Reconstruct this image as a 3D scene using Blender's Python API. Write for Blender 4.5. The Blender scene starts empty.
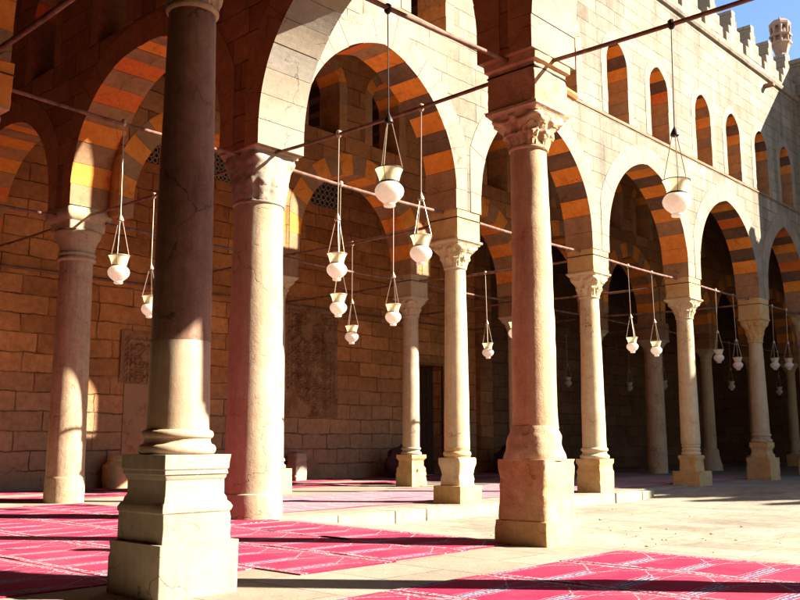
import bpy, bmesh, math, random
from mathutils import Vector, noise
R = random.Random(7)
scene = bpy.context.scene
COL = scene.collection
pi = math.pi
SUN_EL = 31.5
SUN_XY = (0.792, 0.610)
EXPOSURE = 2.35
SUN_W, SKY_W = 5.0, 0.05

# ------------------------------------------------------------------ materials
def nodes(name):
    m = bpy.data.materials.new(name); m.use_nodes = True
    nt = m.node_tree
    b = nt.nodes['Principled BSDF']
    return m, nt, b
def N(nt, t, **kw):
    n = nt.nodes.new(t)
    for k, v in kw.items():
        if k in n.inputs: n.inputs[k].default_value = v
        else: setattr(n, k, v)
    return n
def L(nt, a, b): nt.links.new(a, b)
def c4(c): return (c[0], c[1], c[2], 1)
def math_n(nt, op, a, b=None, c=None):
    n = nt.nodes.new('ShaderNodeMath'); n.operation = op
    for i, v in enumerate((a, b, c)):
        if v is None: continue
        if hasattr(v, 'is_linked') or hasattr(v, 'node'): nt.links.new(v, n.inputs[i])
        else: n.inputs[i].default_value = v
    return n.outputs[0]
def mixc(nt, fac, a, b, mode='MIX'):
    n = nt.nodes.new('ShaderNodeMix'); n.data_type = 'RGBA'; n.blend_type = mode
    for s, v in ((n.inputs['Factor'], fac), (n.inputs['A'], a), (n.inputs['B'], b)):
        if hasattr(v, 'node'): nt.links.new(v, s)
        elif isinstance(v, (tuple, list)): s.default_value = c4(v)
        else: s.default_value = v
    return n.outputs['Result']
def noise_n(nt, vec, scale, detail=5, rough=.6):
    n = N(nt, 'ShaderNodeTexNoise'); n.inputs['Scale'].default_value = scale
    n.inputs['Detail'].default_value = detail; n.inputs['Roughness'].default_value = rough
    if vec is not None: L(nt, vec, n.inputs['Vector'])
    return n.outputs['Fac']
def ramp(nt, fac, stops):
    r = N(nt, 'ShaderNodeValToRGB'); L(nt, fac, r.inputs['Fac'])
    e = r.color_ramp.elements
    while len(e) < len(stops): e.new(.5)
    for i, (p, c) in enumerate(stops):
        e[i].position = p; e[i].color = c4(c) if isinstance(c, (tuple, list)) else (c, c, c, 1)
    return r.outputs['Color']

def masonry(name, c1, c2, mortar, bw=.8, rh=.36, ms=.008, flat=False, var=.35, bump=.5, plaster=None, dust=None, rough=.9, soft=.35, wob=1., joint=.75, streaks=0.):
    """coursed stone blocks; coordinates: (x+y, z) on walls, (x, y) on floors"""
    m, nt, b = nodes(name)
    tc = N(nt, 'ShaderNodeTexCoord'); sp = N(nt, 'ShaderNodeSeparateXYZ'); L(nt, tc.outputs['Object'], sp.inputs[0])
    obj = tc.outputs['Object']
    wobk = wob; wob = noise_n(nt, obj, 1.3, 3); wobn = wob; wob = math_n(nt, 'MULTIPLY_ADD', wobn, .07 * wobk, -.035 * wobk)
    wob2 = noise_n(nt, obj, 9, 2); wob2 = math_n(nt, 'MULTIPLY_ADD', wob2, .022 * wobk, -.011 * wobk)
    w = math_n(nt, 'ADD', wob, wob2)
    cb = N(nt, 'ShaderNodeCombineXYZ')
    if flat: L(nt, math_n(nt, 'ADD', sp.outputs[0], w), cb.inputs[0]); L(nt, math_n(nt, 'ADD', sp.outputs[1], w), cb.inputs[1])
    else:
        L(nt, math_n(nt, 'ADD', math_n(nt, 'ADD', sp.outputs[0], sp.outputs[1]), w), cb.inputs[0])
        L(nt, math_n(nt, 'ADD', sp.outputs[2], w), cb.inputs[1])
    br = N(nt, 'ShaderNodeTexBrick'); L(nt, cb.outputs[0], br.inputs['Vector'])
    br.inputs['Scale'].default_value = 1; br.inputs['Brick Width'].default_value = bw; br.inputs['Row Height'].default_value = rh
    br.inputs['Mortar Size'].default_value = ms; br.inputs['Mortar Smooth'].default_value = soft; br.inputs['Bias'].default_value = 0
    br.offset = .43; br.offset_frequency = 2; br.squash = 1.35; br.squash_frequency = 3
    br.inputs['Color1'].default_value = c4(c1); br.inputs['Color2'].default_value = c4(c2); br.inputs['Mortar'].default_value = c4(mortar)
    n1 = noise_n(nt, obj, .55, 6, .65); n2 = noise_n(nt, obj, 6, 6, .7); n3 = noise_n(nt, obj, 38, 4, .7)
    col = mixc(nt, var, br.outputs['Color'], ramp(nt, n1, [(.3, .45), (.72, 1.25)]), 'MULTIPLY')
    col = mixc(nt, var, col, ramp(nt, n2, [(.3, .55), (.7, 1.2)]), 'MULTIPLY')
    col = mixc(nt, var * .8, col, ramp(nt, n3, [(.3, .6), (.65, 1.15)]), 'MULTIPLY')
    # pitting
    vo = N(nt, 'ShaderNodeTexVoronoi'); vo.inputs['Scale'].default_value = 26; L(nt, obj, vo.inputs['Vector'])
    pit = ramp(nt, vo.outputs['Distance'], [(.04, 0.0), (.16, 1.0)])
    pitm = mixc(nt, ramp(nt, n2, [(.5, 0.), (.62, 1.)]), (1, 1, 1), pit)
    col = mixc(nt, .5, col, pitm, 'MULTIPLY')
    fac = br.outputs['Fac']
    jm = ramp(nt, noise_n(nt, obj, 1.7, 4, .6), [(.36, .92), (.6, .1)])
    avg = mixc(nt, n2, tuple((a + b_) * .36 for a, b_ in zip(c1, c2)), tuple((a + b_) * .5 for a, b_ in zip(c1, c2)))
    col = mixc(nt, math_n(nt, 'MULTIPLY', fac, math_n(nt, 'MULTIPLY', jm, joint)), col, avg)
    fac = math_n(nt, 'MULTIPLY', fac, math_n(nt, 'SUBTRACT', 1., math_n(nt, 'MULTIPLY', jm, joint)))
    if dust:
        dz = math_n(nt, 'ADD', sp.outputs[2], math_n(nt, 'MULTIPLY_ADD', n1, 1.6, -.8))
        dm = ramp(nt, math_n(nt, 'DIVIDE', dz, 4.), [(.28, .8), (.75, 0.)])
        bl = mixc(nt, fac, dust, tuple(x * .35 for x in dust))
        bl = mixc(nt, .7, bl, ramp(nt, n2, [(.3, .5), (.7, 1.25)]), 'MULTIPLY')
        col = mixc(nt, dm, col, bl)
    if plaster:
        pc, ztop = plaster
        e = math_n(nt, 'ADD', math_n(nt, 'SUBTRACT', ztop, sp.outputs[2]), math_n(nt, 'MULTIPLY_ADD', noise_n(nt, obj, .6, 6, .6), 2.8, -1.4))
        pm = ramp(nt, e, [(.0, 0.), (.05, 1.)])
        cr = N(nt, 'ShaderNodeTexVoronoi'); cr.feature = 'DISTANCE_TO_EDGE'; cr.inputs['Scale'].default_value = .9
        dv = N(nt, 'ShaderNodeVectorMath'); dv.operation = 'ADD'; L(nt, obj, dv.inputs[0])
        nn = N(nt, 'ShaderNodeTexNoise'); nn.inputs['Scale'].default_value = 2.5; nn.inputs['Detail'].default_value = 6; L(nt, obj, nn.inputs['Vector']); L(nt, nn.outputs['Color'], dv.inputs[1])
        L(nt, dv.outputs[0], cr.inputs['Vector'])
        crk = ramp(nt, cr.outputs['Distance'], [(.0, .35), (.018, 1.)])
        pcol = mixc(nt, 1., mixc(nt, n1, tuple(x * .6 for x in pc), tuple(x * 1.3 for x in pc)), crk, 'MULTIPLY')
        pcol = mixc(nt, .5, pcol, ramp(nt, n2, [(.3, .5), (.7, 1.2)]), 'MULTIPLY')
        col = mixc(nt, pm, col, pcol)
        fac = math_n(nt, 'MULTIPLY', fac, math_n(nt, 'SUBTRACT', 1., pm))
    if streaks:
        mp = N(nt, 'ShaderNodeMapping'); mp.inputs['Scale'].default_value = (1.6, 1.6, .14); L(nt, obj, mp.inputs['Vector'])
        col = mixc(nt, streaks, col, ramp(nt, noise_n(nt, mp.outputs[0], 1.4, 6, .65), [(.36, .35), (.58, 1.1)]), 'MULTIPLY')
        col = mixc(nt, ramp(nt, noise_n(nt, obj, .38, 5, .7), [(.5, 0.), (.68, .5)]), col, mixc(nt, 1., col, (.72, .62, .5), 'MULTIPLY'))
    L(nt, col, b.inputs['Base Color']); b.inputs['Roughness'].default_value = rough
    b.inputs['Specular IOR Level'].default_value = .2
    h = math_n(nt, 'MULTIPLY_ADD', fac, -.8, math_n(nt, 'MULTIPLY', n3, .35))
    h = math_n(nt, 'ADD', h, math_n(nt, 'MULTIPLY', n2, .5))
    h = math_n(nt, 'ADD', h, math_n(nt, 'MULTIPLY', pitm, .25))
    bp = N(nt, 'ShaderNodeBump'); bp.inputs['Strength'].default_value = bump; bp.inputs['Distance'].default_value = .03
    L(nt, h, bp.inputs['Height']); L(nt, bp.outputs[0], b.inputs['Normal'])
    return m

def stone(name, c, c2=None, var=.4, bump=.35, rough=.8, scale=1., vein=None, spec=.12, streak=0., crack=.8):
    m, nt, b = nodes(name)
    tc = N(nt, 'ShaderNodeTexCoord'); obj = tc.outputs['Object']
    mp = N(nt, 'ShaderNodeMapping'); L(nt, obj, mp.inputs['Vector'])
    oi = N(nt, 'ShaderNodeObjectInfo'); L(nt, oi.outputs['Random'], mp.inputs['Location'])
    v = mp.outputs[0]
    n1 = noise_n(nt, v, 1.6 * scale, 6, .65); n2 = noise_n(nt, v, 9 * scale, 6, .7); n3 = noise_n(nt, v, 70 * scale, 3, .7)
    c2 = c2 or tuple(x * .6 for x in c)
    col = mixc(nt, ramp(nt, n1, [(.35, 0.), (.68, 1.)]), c, c2)
    col = mixc(nt, var, col, ramp(nt, n2, [(.3, .5), (.7, 1.2)]), 'MULTIPLY')
    col = mixc(nt, var, col, ramp(nt, n3, [(.3, .65), (.65, 1.15)]), 'MULTIPLY')
    if vein:
        w = N(nt, 'ShaderNodeTexVoronoi'); w.feature = 'DISTANCE_TO_EDGE'; w.inputs['Scale'].default_value = 3 * scale
        dv = N(nt, 'ShaderNodeVectorMath'); dv.operation = 'ADD'; L(nt, v, dv.inputs[0])
        nn = N(nt, 'ShaderNodeTexNoise'); nn.inputs['Scale'].default_value = 3; nn.inputs['Detail'].default_value = 6; L(nt, v, nn.inputs['Vector']); L(nt, nn.outputs['Color'], dv.inputs[1]); L(nt, dv.outputs[0], w.inputs['Vector'])
        col = mixc(nt, ramp(nt, w.outputs['Distance'], [(.0, .55), (.05, 0.)]), col, vein)
    if streak:
        ms = N(nt, 'ShaderNodeMapping'); ms.inputs['Scale'].default_value = (9, 9, .5); L(nt, obj, ms.inputs['Vector'])
        st = noise_n(nt, ms.outputs[0], 3, 4, .6)
        col = mixc(nt, streak, col, ramp(nt, st, [(.35, .35), (.6, 1.1)]), 'MULTIPLY')
    vo = N(nt, 'ShaderNodeTexVoronoi'); vo.inputs['Scale'].default_value = 34 * scale; L(nt, v, vo.inputs['Vector'])
    pit = mixc(nt, ramp(nt, n2, [(.5, 0.), (.6, 1.)]), (1, 1, 1), ramp(nt, vo.outputs['Distance'], [(.05, 0.), (.2, 1.)]))
    col = mixc(nt, .45 * min(1, bump * 2), col, pit, 'MULTIPLY')
    ck = N(nt, 'ShaderNodeTexVoronoi'); ck.feature = 'DISTANCE_TO_EDGE'; ck.inputs['Scale'].default_value = 1.15
    cv = N(nt, 'ShaderNodeVectorMath'); cv.operation = 'MULTIPLY_ADD'; cn = N(nt, 'ShaderNodeTexNoise'); cn.inputs['Scale'].default_value = 3.5; cn.inputs['Detail'].default_value = 6
    L(nt, v, cn.inputs['Vector']); L(nt, cn.outputs['Color'], cv.inputs[0]); cv.inputs[1].default_value = (.5, .5, .5); L(nt, v, cv.inputs[2]); L(nt, cv.outputs[0], ck.inputs['Vector'])
    crk = mixc(nt, ramp(nt, n1, [(.46, 0.), (.56, 1.)]), (1, 1, 1), ramp(nt, ck.outputs['Distance'], [(.002, .25), (.009, 1.)]))
    col = mixc(nt, crack, col, crk, 'MULTIPLY')
    L(nt, col, b.inputs['Base Color']); b.inputs['Roughness'].default_value = rough; b.inputs['Specular IOR Level'].default_value = spec
    h = math_n(nt, 'ADD', math_n(nt, 'MULTIPLY', n2, .7), math_n(nt, 'MULTIPLY', n3, .25))
    h = math_n(nt, 'ADD', h, math_n(nt, 'MULTIPLY', pit, .4)); h = math_n(nt, 'ADD', h, math_n(nt, 'MULTIPLY', crk, .5))
    bp = N(nt, 'ShaderNodeBump'); bp.inputs['Strength'].default_value = bump; bp.inputs['Distance'].default_value = .02
    L(nt, h, bp.inputs['Height']); L(nt, bp.outputs[0], b.inputs['Normal'])
    return m

def plain(name, c, rough=.6, metal=0., bump=.1, scale=30, var=.3):
    m, nt, b = nodes(name)
    tc = N(nt, 'ShaderNodeTexCoord'); n = noise_n(nt, tc.outputs['Object'], scale, 4)
    L(nt, mixc(nt, var, c, ramp(nt, n, [(.3, .4), (.7, 1.3)]), 'MULTIPLY'), b.inputs['Base Color'])
    b.inputs['Roughness'].default_value = rough; b.inputs['Metallic'].default_value = metal; b.inputs['Specular IOR Level'].default_value = .2
    bp = N(nt, 'ShaderNodeBump'); bp.inputs['Strength'].default_value = bump; bp.inputs['Distance'].default_value = .01
    L(nt, n, bp.inputs['Height']); L(nt, bp.outputs[0], b.inputs['Normal'])
    return m

def glass_mat(name, c, tint):
    m, nt, b = nodes(name)
    tc = N(nt, 'ShaderNodeTexCoord')
    n = noise_n(nt, tc.outputs['Object'], 22, 4)
    L(nt, mixc(nt, ramp(nt, n, [(.42, 0.), (.66, 1.)]), c, tint), b.inputs['Base Color'])
    b.inputs['Roughness'].default_value = .28
    tr = N(nt, 'ShaderNodeBsdfTranslucent'); tr.inputs['Color'].default_value = c4(c)
    mx = N(nt, 'ShaderNodeMixShader'); mx.inputs[0].default_value = .55
    out = nt.nodes['Material Output']
    L(nt, b.outputs[0], mx.inputs[1]); L(nt, tr.outputs[0], mx.inputs[2]); L(nt, mx.outputs[0], out.inputs['Surface'])
    return m

def carpet_mat(name, field, dark, sheen=.03):
    """prayer rows: UV in metres, u along the runner, v across (0..W); one niche per .52 m"""
    m, nt, b = nodes(name)
    uv = N(nt, 'ShaderNodeUVMap'); sp = N(nt, 'ShaderNodeSeparateXYZ'); L(nt, uv.outputs[0], sp.inputs[0])
    tc = N(nt, 'ShaderNodeTexCoord'); obj = tc.outputs['Object']
    wn = math_n(nt, 'MULTIPLY_ADD', noise_n(nt, obj, 14, 3), .03, -.015)
    s = math_n(nt, 'ADD', sp.outputs[0], wn); t = math_n(nt, 'ADD', sp.outputs[1], wn)
    P = .53; W = 1.06
    sc = math_n(nt, 'PINGPONG', s, P / 2)              # 0 at cell edge, P/2 at cell middle
    te = math_n(nt, 'MINIMUM', t, math_n(nt, 'SUBTRACT', W, t))
    fine = noise_n(nt, obj, 90, 2, .6); med = noise_n(nt, obj, 25, 3, .6); big = noise_n(nt, obj, 1.1, 5, .6)
    def band(x, lo, hi):
        return math_n(nt, 'MULTIPLY', math_n(nt, 'GREATER_THAN', x, lo), math_n(nt, 'LESS_THAN', x, hi))
    q = math_n(nt, 'DIVIDE', math_n(nt, 'SUBTRACT', t, .62), .34)   # 0..1 in the gable
    lim = math_n(nt, 'MULTIPLY', q, P / 2)
    d = math_n(nt, 'SUBTRACT', sc, lim)                # >0 inside the niche
    dg = math_n(nt, 'ABSOLUTE', d)
    white, blue = (.42, .35, .35), (.035, .06, .15)
    ww = math_n(nt, 'MULTIPLY_ADD', math_n(nt, 'GREATER_THAN', noise_n(nt, obj, 45, 2, .5), .47), .7, .12)
    col = mixc(nt, ramp(nt, big, [(.3, 0.), (.7, 1.)]), field, tuple(x * .78 for x in field))
    col = mixc(nt, ramp(nt, med, [(.4, 0.), (.75, .5)]), col, dark)
    ingable = math_n(nt, 'GREATER_THAN', q, 0.)
    span = math_n(nt, 'MULTIPLY', ingable, math_n(nt, 'LESS_THAN', d, 0.))
    spk = math_n(nt, 'GREATER_THAN', med, .56)
    col = mixc(nt, math_n(nt, 'MULTIPLY', span, .45), col, mixc(nt, spk, dark, blue))
    col = mixc(nt, math_n(nt, 'MULTIPLY', ingable, math_n(nt, 'MULTIPLY', math_n(nt, 'LESS_THAN', dg, .008), ww)), col, white)
    # pillars at the cell edges, below the gable
    low = math_n(nt, 'LESS_THAN', q, 0.02)
    col = mixc(nt, math_n(nt, 'MULTIPLY', low, band(sc, .0, .05)), col, mixc(nt, spk, blue, dark))
    col = mixc(nt, math_n(nt, 'MULTIPLY', low, math_n(nt, 'MULTIPLY', band(sc, .032, .05), ww)), col, white)
    col = mixc(nt, math_n(nt, 'MULTIPLY', low, math_n(nt, 'MULTIPLY', band(sc, -.1, .012), ww)), col, white)
    mot = math_n(nt, 'ADD', math_n(nt, 'ABSOLUTE', math_n(nt, 'SUBTRACT', sc, P / 2)), math_n(nt, 'MULTIPLY', math_n(nt, 'ABSOLUTE', math_n(nt, 'SUBTRACT', t, .42)), .6))
    col = mixc(nt, math_n(nt, 'MULTIPLY', band(mot, .05, .062), math_n(nt, 'MULTIPLY', ww, .5)), col, dark)
    dots = math_n(nt, 'MULTIPLY', math_n(nt, 'GREATER_THAN', math_n(nt, 'PINGPONG', s, .022), .011), math_n(nt, 'GREATER_THAN', math_n(nt, 'PINGPONG', t, .03), .017))
    col = mixc(nt, math_n(nt, 'MULTIPLY', dots, .4), col, dark)
    col = mixc(nt, math_n(nt, 'MULTIPLY', band(sc, .075, .082), .55), col, white)
    # long borders
    col = mixc(nt, band(te, -.1, .1), col, dark)
    col = mixc(nt, math_n(nt, 'MULTIPLY', band(te, .015, .085), math_n(nt, 'MULTIPLY', math_n(nt, 'GREATER_THAN', med, .46), ww)), col, white)
    col = mixc(nt, math_n(nt, 'MULTIPLY', band(te, .036, .062), spk), col, blue)
    col = mixc(nt, .7, col, ramp(nt, fine, [(.3, .5), (.7, 1.4)]), 'MULTIPLY')
    fade = ramp(nt, noise_n(nt, obj, .8, 5, .65), [(.42, 0.), (.7, .4)])
    col = mixc(nt, fade, col, mixc(nt, .6, field, (.3, .14, .14)))
    L(nt, col, b.inputs['Base Color']); b.inputs['Roughness'].default_value = 1.; b.inputs['Specular IOR Level'].default_value = .08
    b.inputs['Sheen Weight'].default_value = sheen; b.inputs['Sheen Roughness'].default_value = .5
    bp = N(nt, 'ShaderNodeBump'); bp.inputs['Strength'].default_value = .5; bp.inputs['Distance'].default_value = .01
    L(nt, math_n(nt, 'ADD', fine, med), bp.inputs['Height']); L(nt, bp.outputs[0], b.inputs['Normal'])
    return m

M = {}
M['facade'] = masonry('facade_stone', (.325, .265, .19), (.25, .197, .135), (.07, .045, .03), .82, .34, .008, var=.5, bump=.8, streaks=.45, joint=.55)
M['arcade'] = masonry('arcade_stone', (.42, .2, .078), (.29, .132, .047), (.09, .045, .022), .85, .4, .013, var=.6, wob=1.4, bump=.6)
M['inner'] = masonry('inner_stone', (.44, .19, .066), (.28, .115, .04), (.1, .045, .023), .85, .4, .014, var=.65, bump=1., soft=.6, wob=1.4)
M['back'] = masonry('back_wall_stone', (.70, .285, .095), (.47, .18, .056), (.2, .08, .03), .92, .43, .02, var=.75, bump=1.3, soft=.8, wob=1.8, plaster=((.3, .18, .11), .35), dust=(.30, .19, .12))
M['shade_dark'] = masonry('shade_darkened_stone', (.2, .1, .05), (.14, .065, .03), (.06, .03, .016), .92, .43, .02, var=.7, bump=1., soft=.8, wob=1.8)  # deep shade of the far aisle put into the stone colour
M['pave'] = masonry('platform_paving', (.32, .26, .195), (.26, .205, .145), (.09, .062, .042), 1.15, .72, .008, flat=True, var=.4, bump=.35)
M['court'] = masonry('court_paving', (.38, .318, .235), (.3, .242, .17), (.12, .085, .055), .9, .62, .01, flat=True, var=.7, bump=.4)
M['roof'] = plain('roof_timber', (.07, .035, .018), .9)
M['sand'] = stone('dusty_ground', (.42, .32, .2))
M['v_face'] = stone('voussoir_stone', (.285, .232, .168), (.24, .188, .128), var=.35, bump=.4)
M['v_face2'] = stone('voussoir_stone_grey', (.25, .215, .17), (.22, .18, .135), var=.35, bump=.4)
M['v_in'] = stone('voussoir_brown', (.44, .22, .09), (.34, .16, .06), var=.5, bump=.5)
M['v_org'] = stone('voussoir_orange', (.78, .29, .05), (.62, .2, .035), var=.45, bump=.45)
M['v_red'] = stone('voussoir_red', (.66, .13, .03), (.58, .19, .045), var=.5, bump=.45, scale=1.5)
M['v_dark'] = stone('voussoir_dark', (.1, .062, .047), (.19, .11, .07), var=.5, bump=.45)
M['v_tan'] = stone('voussoir_tan', (.36, .2, .1), (.26, .14, .07), var=.5, bump=.45)
M['marble_dark'] = stone('dark_red_marble', (.33, .19, .115), (.2, .1, .058), var=.5, rough=.6, bump=.35, scale=1.3, vein=(.27, .15, .115), spec=.2, streak=.2)
M['marble_pale'] = stone('pale_marble', (.5, .365, .24), (.4, .26, .155), var=.25, rough=.55, bump=.15, streak=.15)
M['granite_pink'] = stone('pink_granite', (.5, .36, .225), (.41, .265, .15), var=.45, rough=.78, bump=.55, scale=1.6, streak=.25)
M['granite_red'] = stone('red_granite', (.56, .39, .235), (.48, .295, .15), var=.45, rough=.78, bump=.55, streak=.15)
M['rose_stone'] = stone('rose_limestone', (.46, .36, .235), (.39, .285, .165), var=.35, rough=.8, bump=.5, streak=.15)
M['rough_rose'] = stone('worn_rose_limestone', (.55, .41, .26), (.45, .28, .14), var=.55, rough=.9, bump=.7)
M['red_block'] = stone('worn_red_block', (.54, .35, .2), (.46, .225, .09), var=.6, rough=.9, bump=.8)
M['ochre'] = stone('ochre_limestone', (.52, .36, .18), (.46, .26, .095), var=.45, rough=.8, bump=.45)
M['honey'] = stone('honey_marble', (.54, .43, .28), (.47, .33, .18), var=.3, rough=.7, bump=.4, streak=.15)
M['lime'] = stone('pale_limestone', (.36, .29, .21), (.29, .225, .155), var=.3, rough=.8, bump=.3, streak=.15)
M['umber'] = stone('umber_stone', (.28, .15, .08), (.2, .1, .05), var=.4, bump=.3)
M['carved'] = stone('carved_panel_stone', (.36, .19, .09), (.22, .1, .05), var=.7, bump=1., scale=1.2)
M['plasterp'] = stone('smooth_plaster', (.34, .19, .1), (.27, .15, .08), var=.2, bump=.15)
M['rod'] = stone('rod_timber', (.27, .14, .1), (.1, .048, .032), var=.4, rough=.7, bump=.2, scale=4)
M['stub'] = stone('stub_timber', (.42, .24, .08), (.34, .18, .06), var=.4, scale=4)
M['iron'] = plain('dark_iron', (.035, .025, .02), .5, .6)
M['wire'] = plain('lamp_wire', (.45, .33, .24), .45, .5)
M['cup'] = glass_mat('greenish_lamp_glass', (.85, .8, .62), (.7, .64, .46))
M['bowl'] = glass_mat('milky_lamp_glass', (.85, .78, .7), (.78, .52, .45))
M['grille'] = plain('stucco_grille', (.45, .35, .27), .9)
M['grille_shade'] = plain('grille_shadow', (.03, .025, .02), .9)  # dark backing, stands in for shade in the lattice openings
M['door'] = plain('old_dark_timber', (.05, .022, .01), .95, 0, .4, 14)
M['cloth'] = plain('maroon_cloth', (.07, .018, .022), 1., 0, .3, 9)
M['cloth2'] = plain('plum_cloth', (.055, .02, .035), 1., 0, .3, 9)
M['carpet'] = carpet_mat('crimson_carpet', (.42, .007, .05), (.2, .002, .024))
M['carpet_far'] = carpet_mat('pale_pink_carpet', (.32, .06, .085), (.2, .025, .045), .2)  # paler, pinker field than the crimson rows
M['pinn'] = stone('pinnacle_stone', (.40, .27, .2), (.3, .19, .14), var=.4, bump=.4)

# ------------------------------------------------------------------ object helpers
def empty(name, loc, label, cat, group=None, rz=0.):
    o = bpy.data.objects.new(name, None); COL.objects.link(o); o.location = loc; o.rotation_euler = (0, 0, rz)
    o.empty_display_size = .3
    o['label'] = label; o['category'] = cat
    if group: o['group'] = group
    o['kind'] = 'thing'
    return o
def tag(o, label, cat, group=None):
    o['label'] = label; o['category'] = cat; o['kind'] = 'thing'
    if group: o['group'] = group
    return o
def struct(o, kind='structure'):
    o['kind'] = kind; return o
def mesh(name, v, f, mats, parent=None, mi=None, smooth=None, org=(0, 0, 0)):
    me = bpy.data.meshes.new(name)
    ox, oy, oz = org
    me.from_pydata([(p[0] - ox, p[1] - oy, p[2] - oz) for p in v], [], f)
    for m in (mats if isinstance(mats, (list, tuple)) else [mats]): me.materials.append(m)
    if mi: me.polygons.foreach_set('material_index', mi)
    if smooth is not None:
        me.polygons.foreach_set('use_smooth', [True] * len(me.polygons))
        me.set_sharp_from_angle(angle=math.radians(smooth))
    me.update(); me.validate()
    o = bpy.data.objects.new(name, me); COL.objects.link(o)
    if parent is not None: o.parent = parent
    return o
class MB:
    def __init__(s): s.v = []; s.f = []; s.m = []
    def add(s, v, f, m=0):
        b = len(s.v); s.v += [tuple(p) for p in v]; s.f += [tuple(b + i for i in q) for q in f]; s.m += [m] * len(f)
    def box(s, x0, x1, y0, y1, z0, z1, m=0):
        v = [(x, y, z) for z in (z0, z1) for y in (y0, y1) for x in (x0, x1)]
        s.add(v, [(0, 2, 3, 1), (4, 5, 7, 6), (0, 1, 5, 4), (2, 6, 7, 3), (0, 4, 6, 2), (1, 3, 7, 5)], m)
    def tube(s, a, b, r, n=8, m=0, sag=0., k=1):
        a, b = Vector(a), Vector(b); d = (b - a).normalized()
        u = d.orthogonal().normalized(); w = d.cross(u)
        rings = []
        for i in range(k + 1):
            t = i / k; c = a.lerp(b, t); c.z -= sag * 4 * t * (1 - t)
            rings.append([c + (u * math.cos(2 * pi * j / n) + w * math.sin(2 * pi * j / n)) * r for j in range(n)])
        v = [p for q in rings for p in q]
        f = [(i * n + j, i * n + (j + 1) % n, (i + 1) * n + (j + 1) % n, (i + 1) * n + j) for i in range(k) for j in range(n)]
        f += [tuple(range(n))[::-1], tuple(k * n + j for j in range(n))]
        s.add(v, f, m)
    def lathe(s, prof, n=40, m=0, cap=True, sec=None, wob=0., seed=0, c=(0, 0)):
        """prof: (size, z) pairs bottom to top; sec(size, n) gives the ring, default a circle"""
        rings = []
        for r, z in prof:
            ring = sec(r) if sec else [(r * math.cos(2 * pi * j / n), r * math.sin(2 * pi * j / n)) for j in range(n)]
            q = []
            for (x, y) in ring:
                if wob:
                    k = noise.noise(Vector((x * 2.2 + seed, y * 2.2, z * 2.2))) * wob + noise.noise(Vector((x * 9 + seed, y * 9, z * 9))) * wob * .5
                    l = math.hypot(x, y) or 1
                    if sec and abs(abs(x) - abs(y)) < .35 * max(abs(x), abs(y)):
                        ch = max(0., noise.noise(Vector((x * 7 + seed, y * 7, z * 7 + seed))) + .5 * noise.noise(Vector((x * 19 + seed, y * 19, z * 19))) - .22)
                        k -= ch * (.02 + wob * 3.2) * (1 - abs(abs(x) - abs(y)) / (.35 * max(abs(x), abs(y))))
                    x += x / l * k; y += y / l * k
                q.append((x + c[0], y + c[1], z))
            rings.append(q)
        n = len(rings[0])
        v = [p for q in rings for p in q]
        f = [(i * n + j, i * n + (j + 1) % n, (i + 1) * n + (j + 1) % n, (i + 1) * n + j) for i in range(len(rings) - 1) for j in range(n)]
        if cap: f += [tuple(range(n))[::-1], tuple((len(rings) - 1) * n + j for j in range(n))]
        s.add(v, f, m)
    def build(s, name, mats, parent=None, smooth=None, org=(0, 0, 0)):
        return mesh(name, s.v, s.f, mats, parent, s.m, smooth, org)
def dense(prof, step):
    out = [prof[0]]
    for (r0, z0), (r1, z1) in zip(prof, prof[1:]):
        k = max(1, int(math.hypot(r1 - r0, z1 - z0) / step))
        out += [(r0 + (r1 - r0) * i / k, z0 + (z1 - z0) * i / k) for i in range(1, k + 1)]
    return out
def sq_sec(rad=.014, per=10):
    def sec(h):
        rr = min(rad, h * .3); pts = []
        cs = [(h - rr, -(h - rr), -pi / 2), (h - rr, h - rr, 0), (-(h - rr), h - rr, pi / 2), (-(h - rr), -(h - rr), pi)]
        for k in range(4):
            cx, cy, a0 = cs[k]
            for j in range(4):
                a = a0 + pi / 2 * j / 3; pts.append((cx + rr * math.cos(a), cy + rr * math.sin(a)))
            nx, ny, na = cs[(k + 1) % 4]
            p0 = pts[-1]; p1 = (nx + rr * math.cos(na), ny + rr * math.sin(na))
            for j in range(1, per): pts.append((p0[0] + (p1[0] - p0[0]) * j / per, p0[1] + (p1[1] - p0[1]) * j / per))
        return pts
    return sec
def torus_prof(r, z0, z1, bulge, k=7):
    return [(r + bulge * math.sin(pi * i / k), z0 + (z1 - z0) * (1 - math.cos(pi * i / k)) / 2) for i in range(k + 1)]

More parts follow.
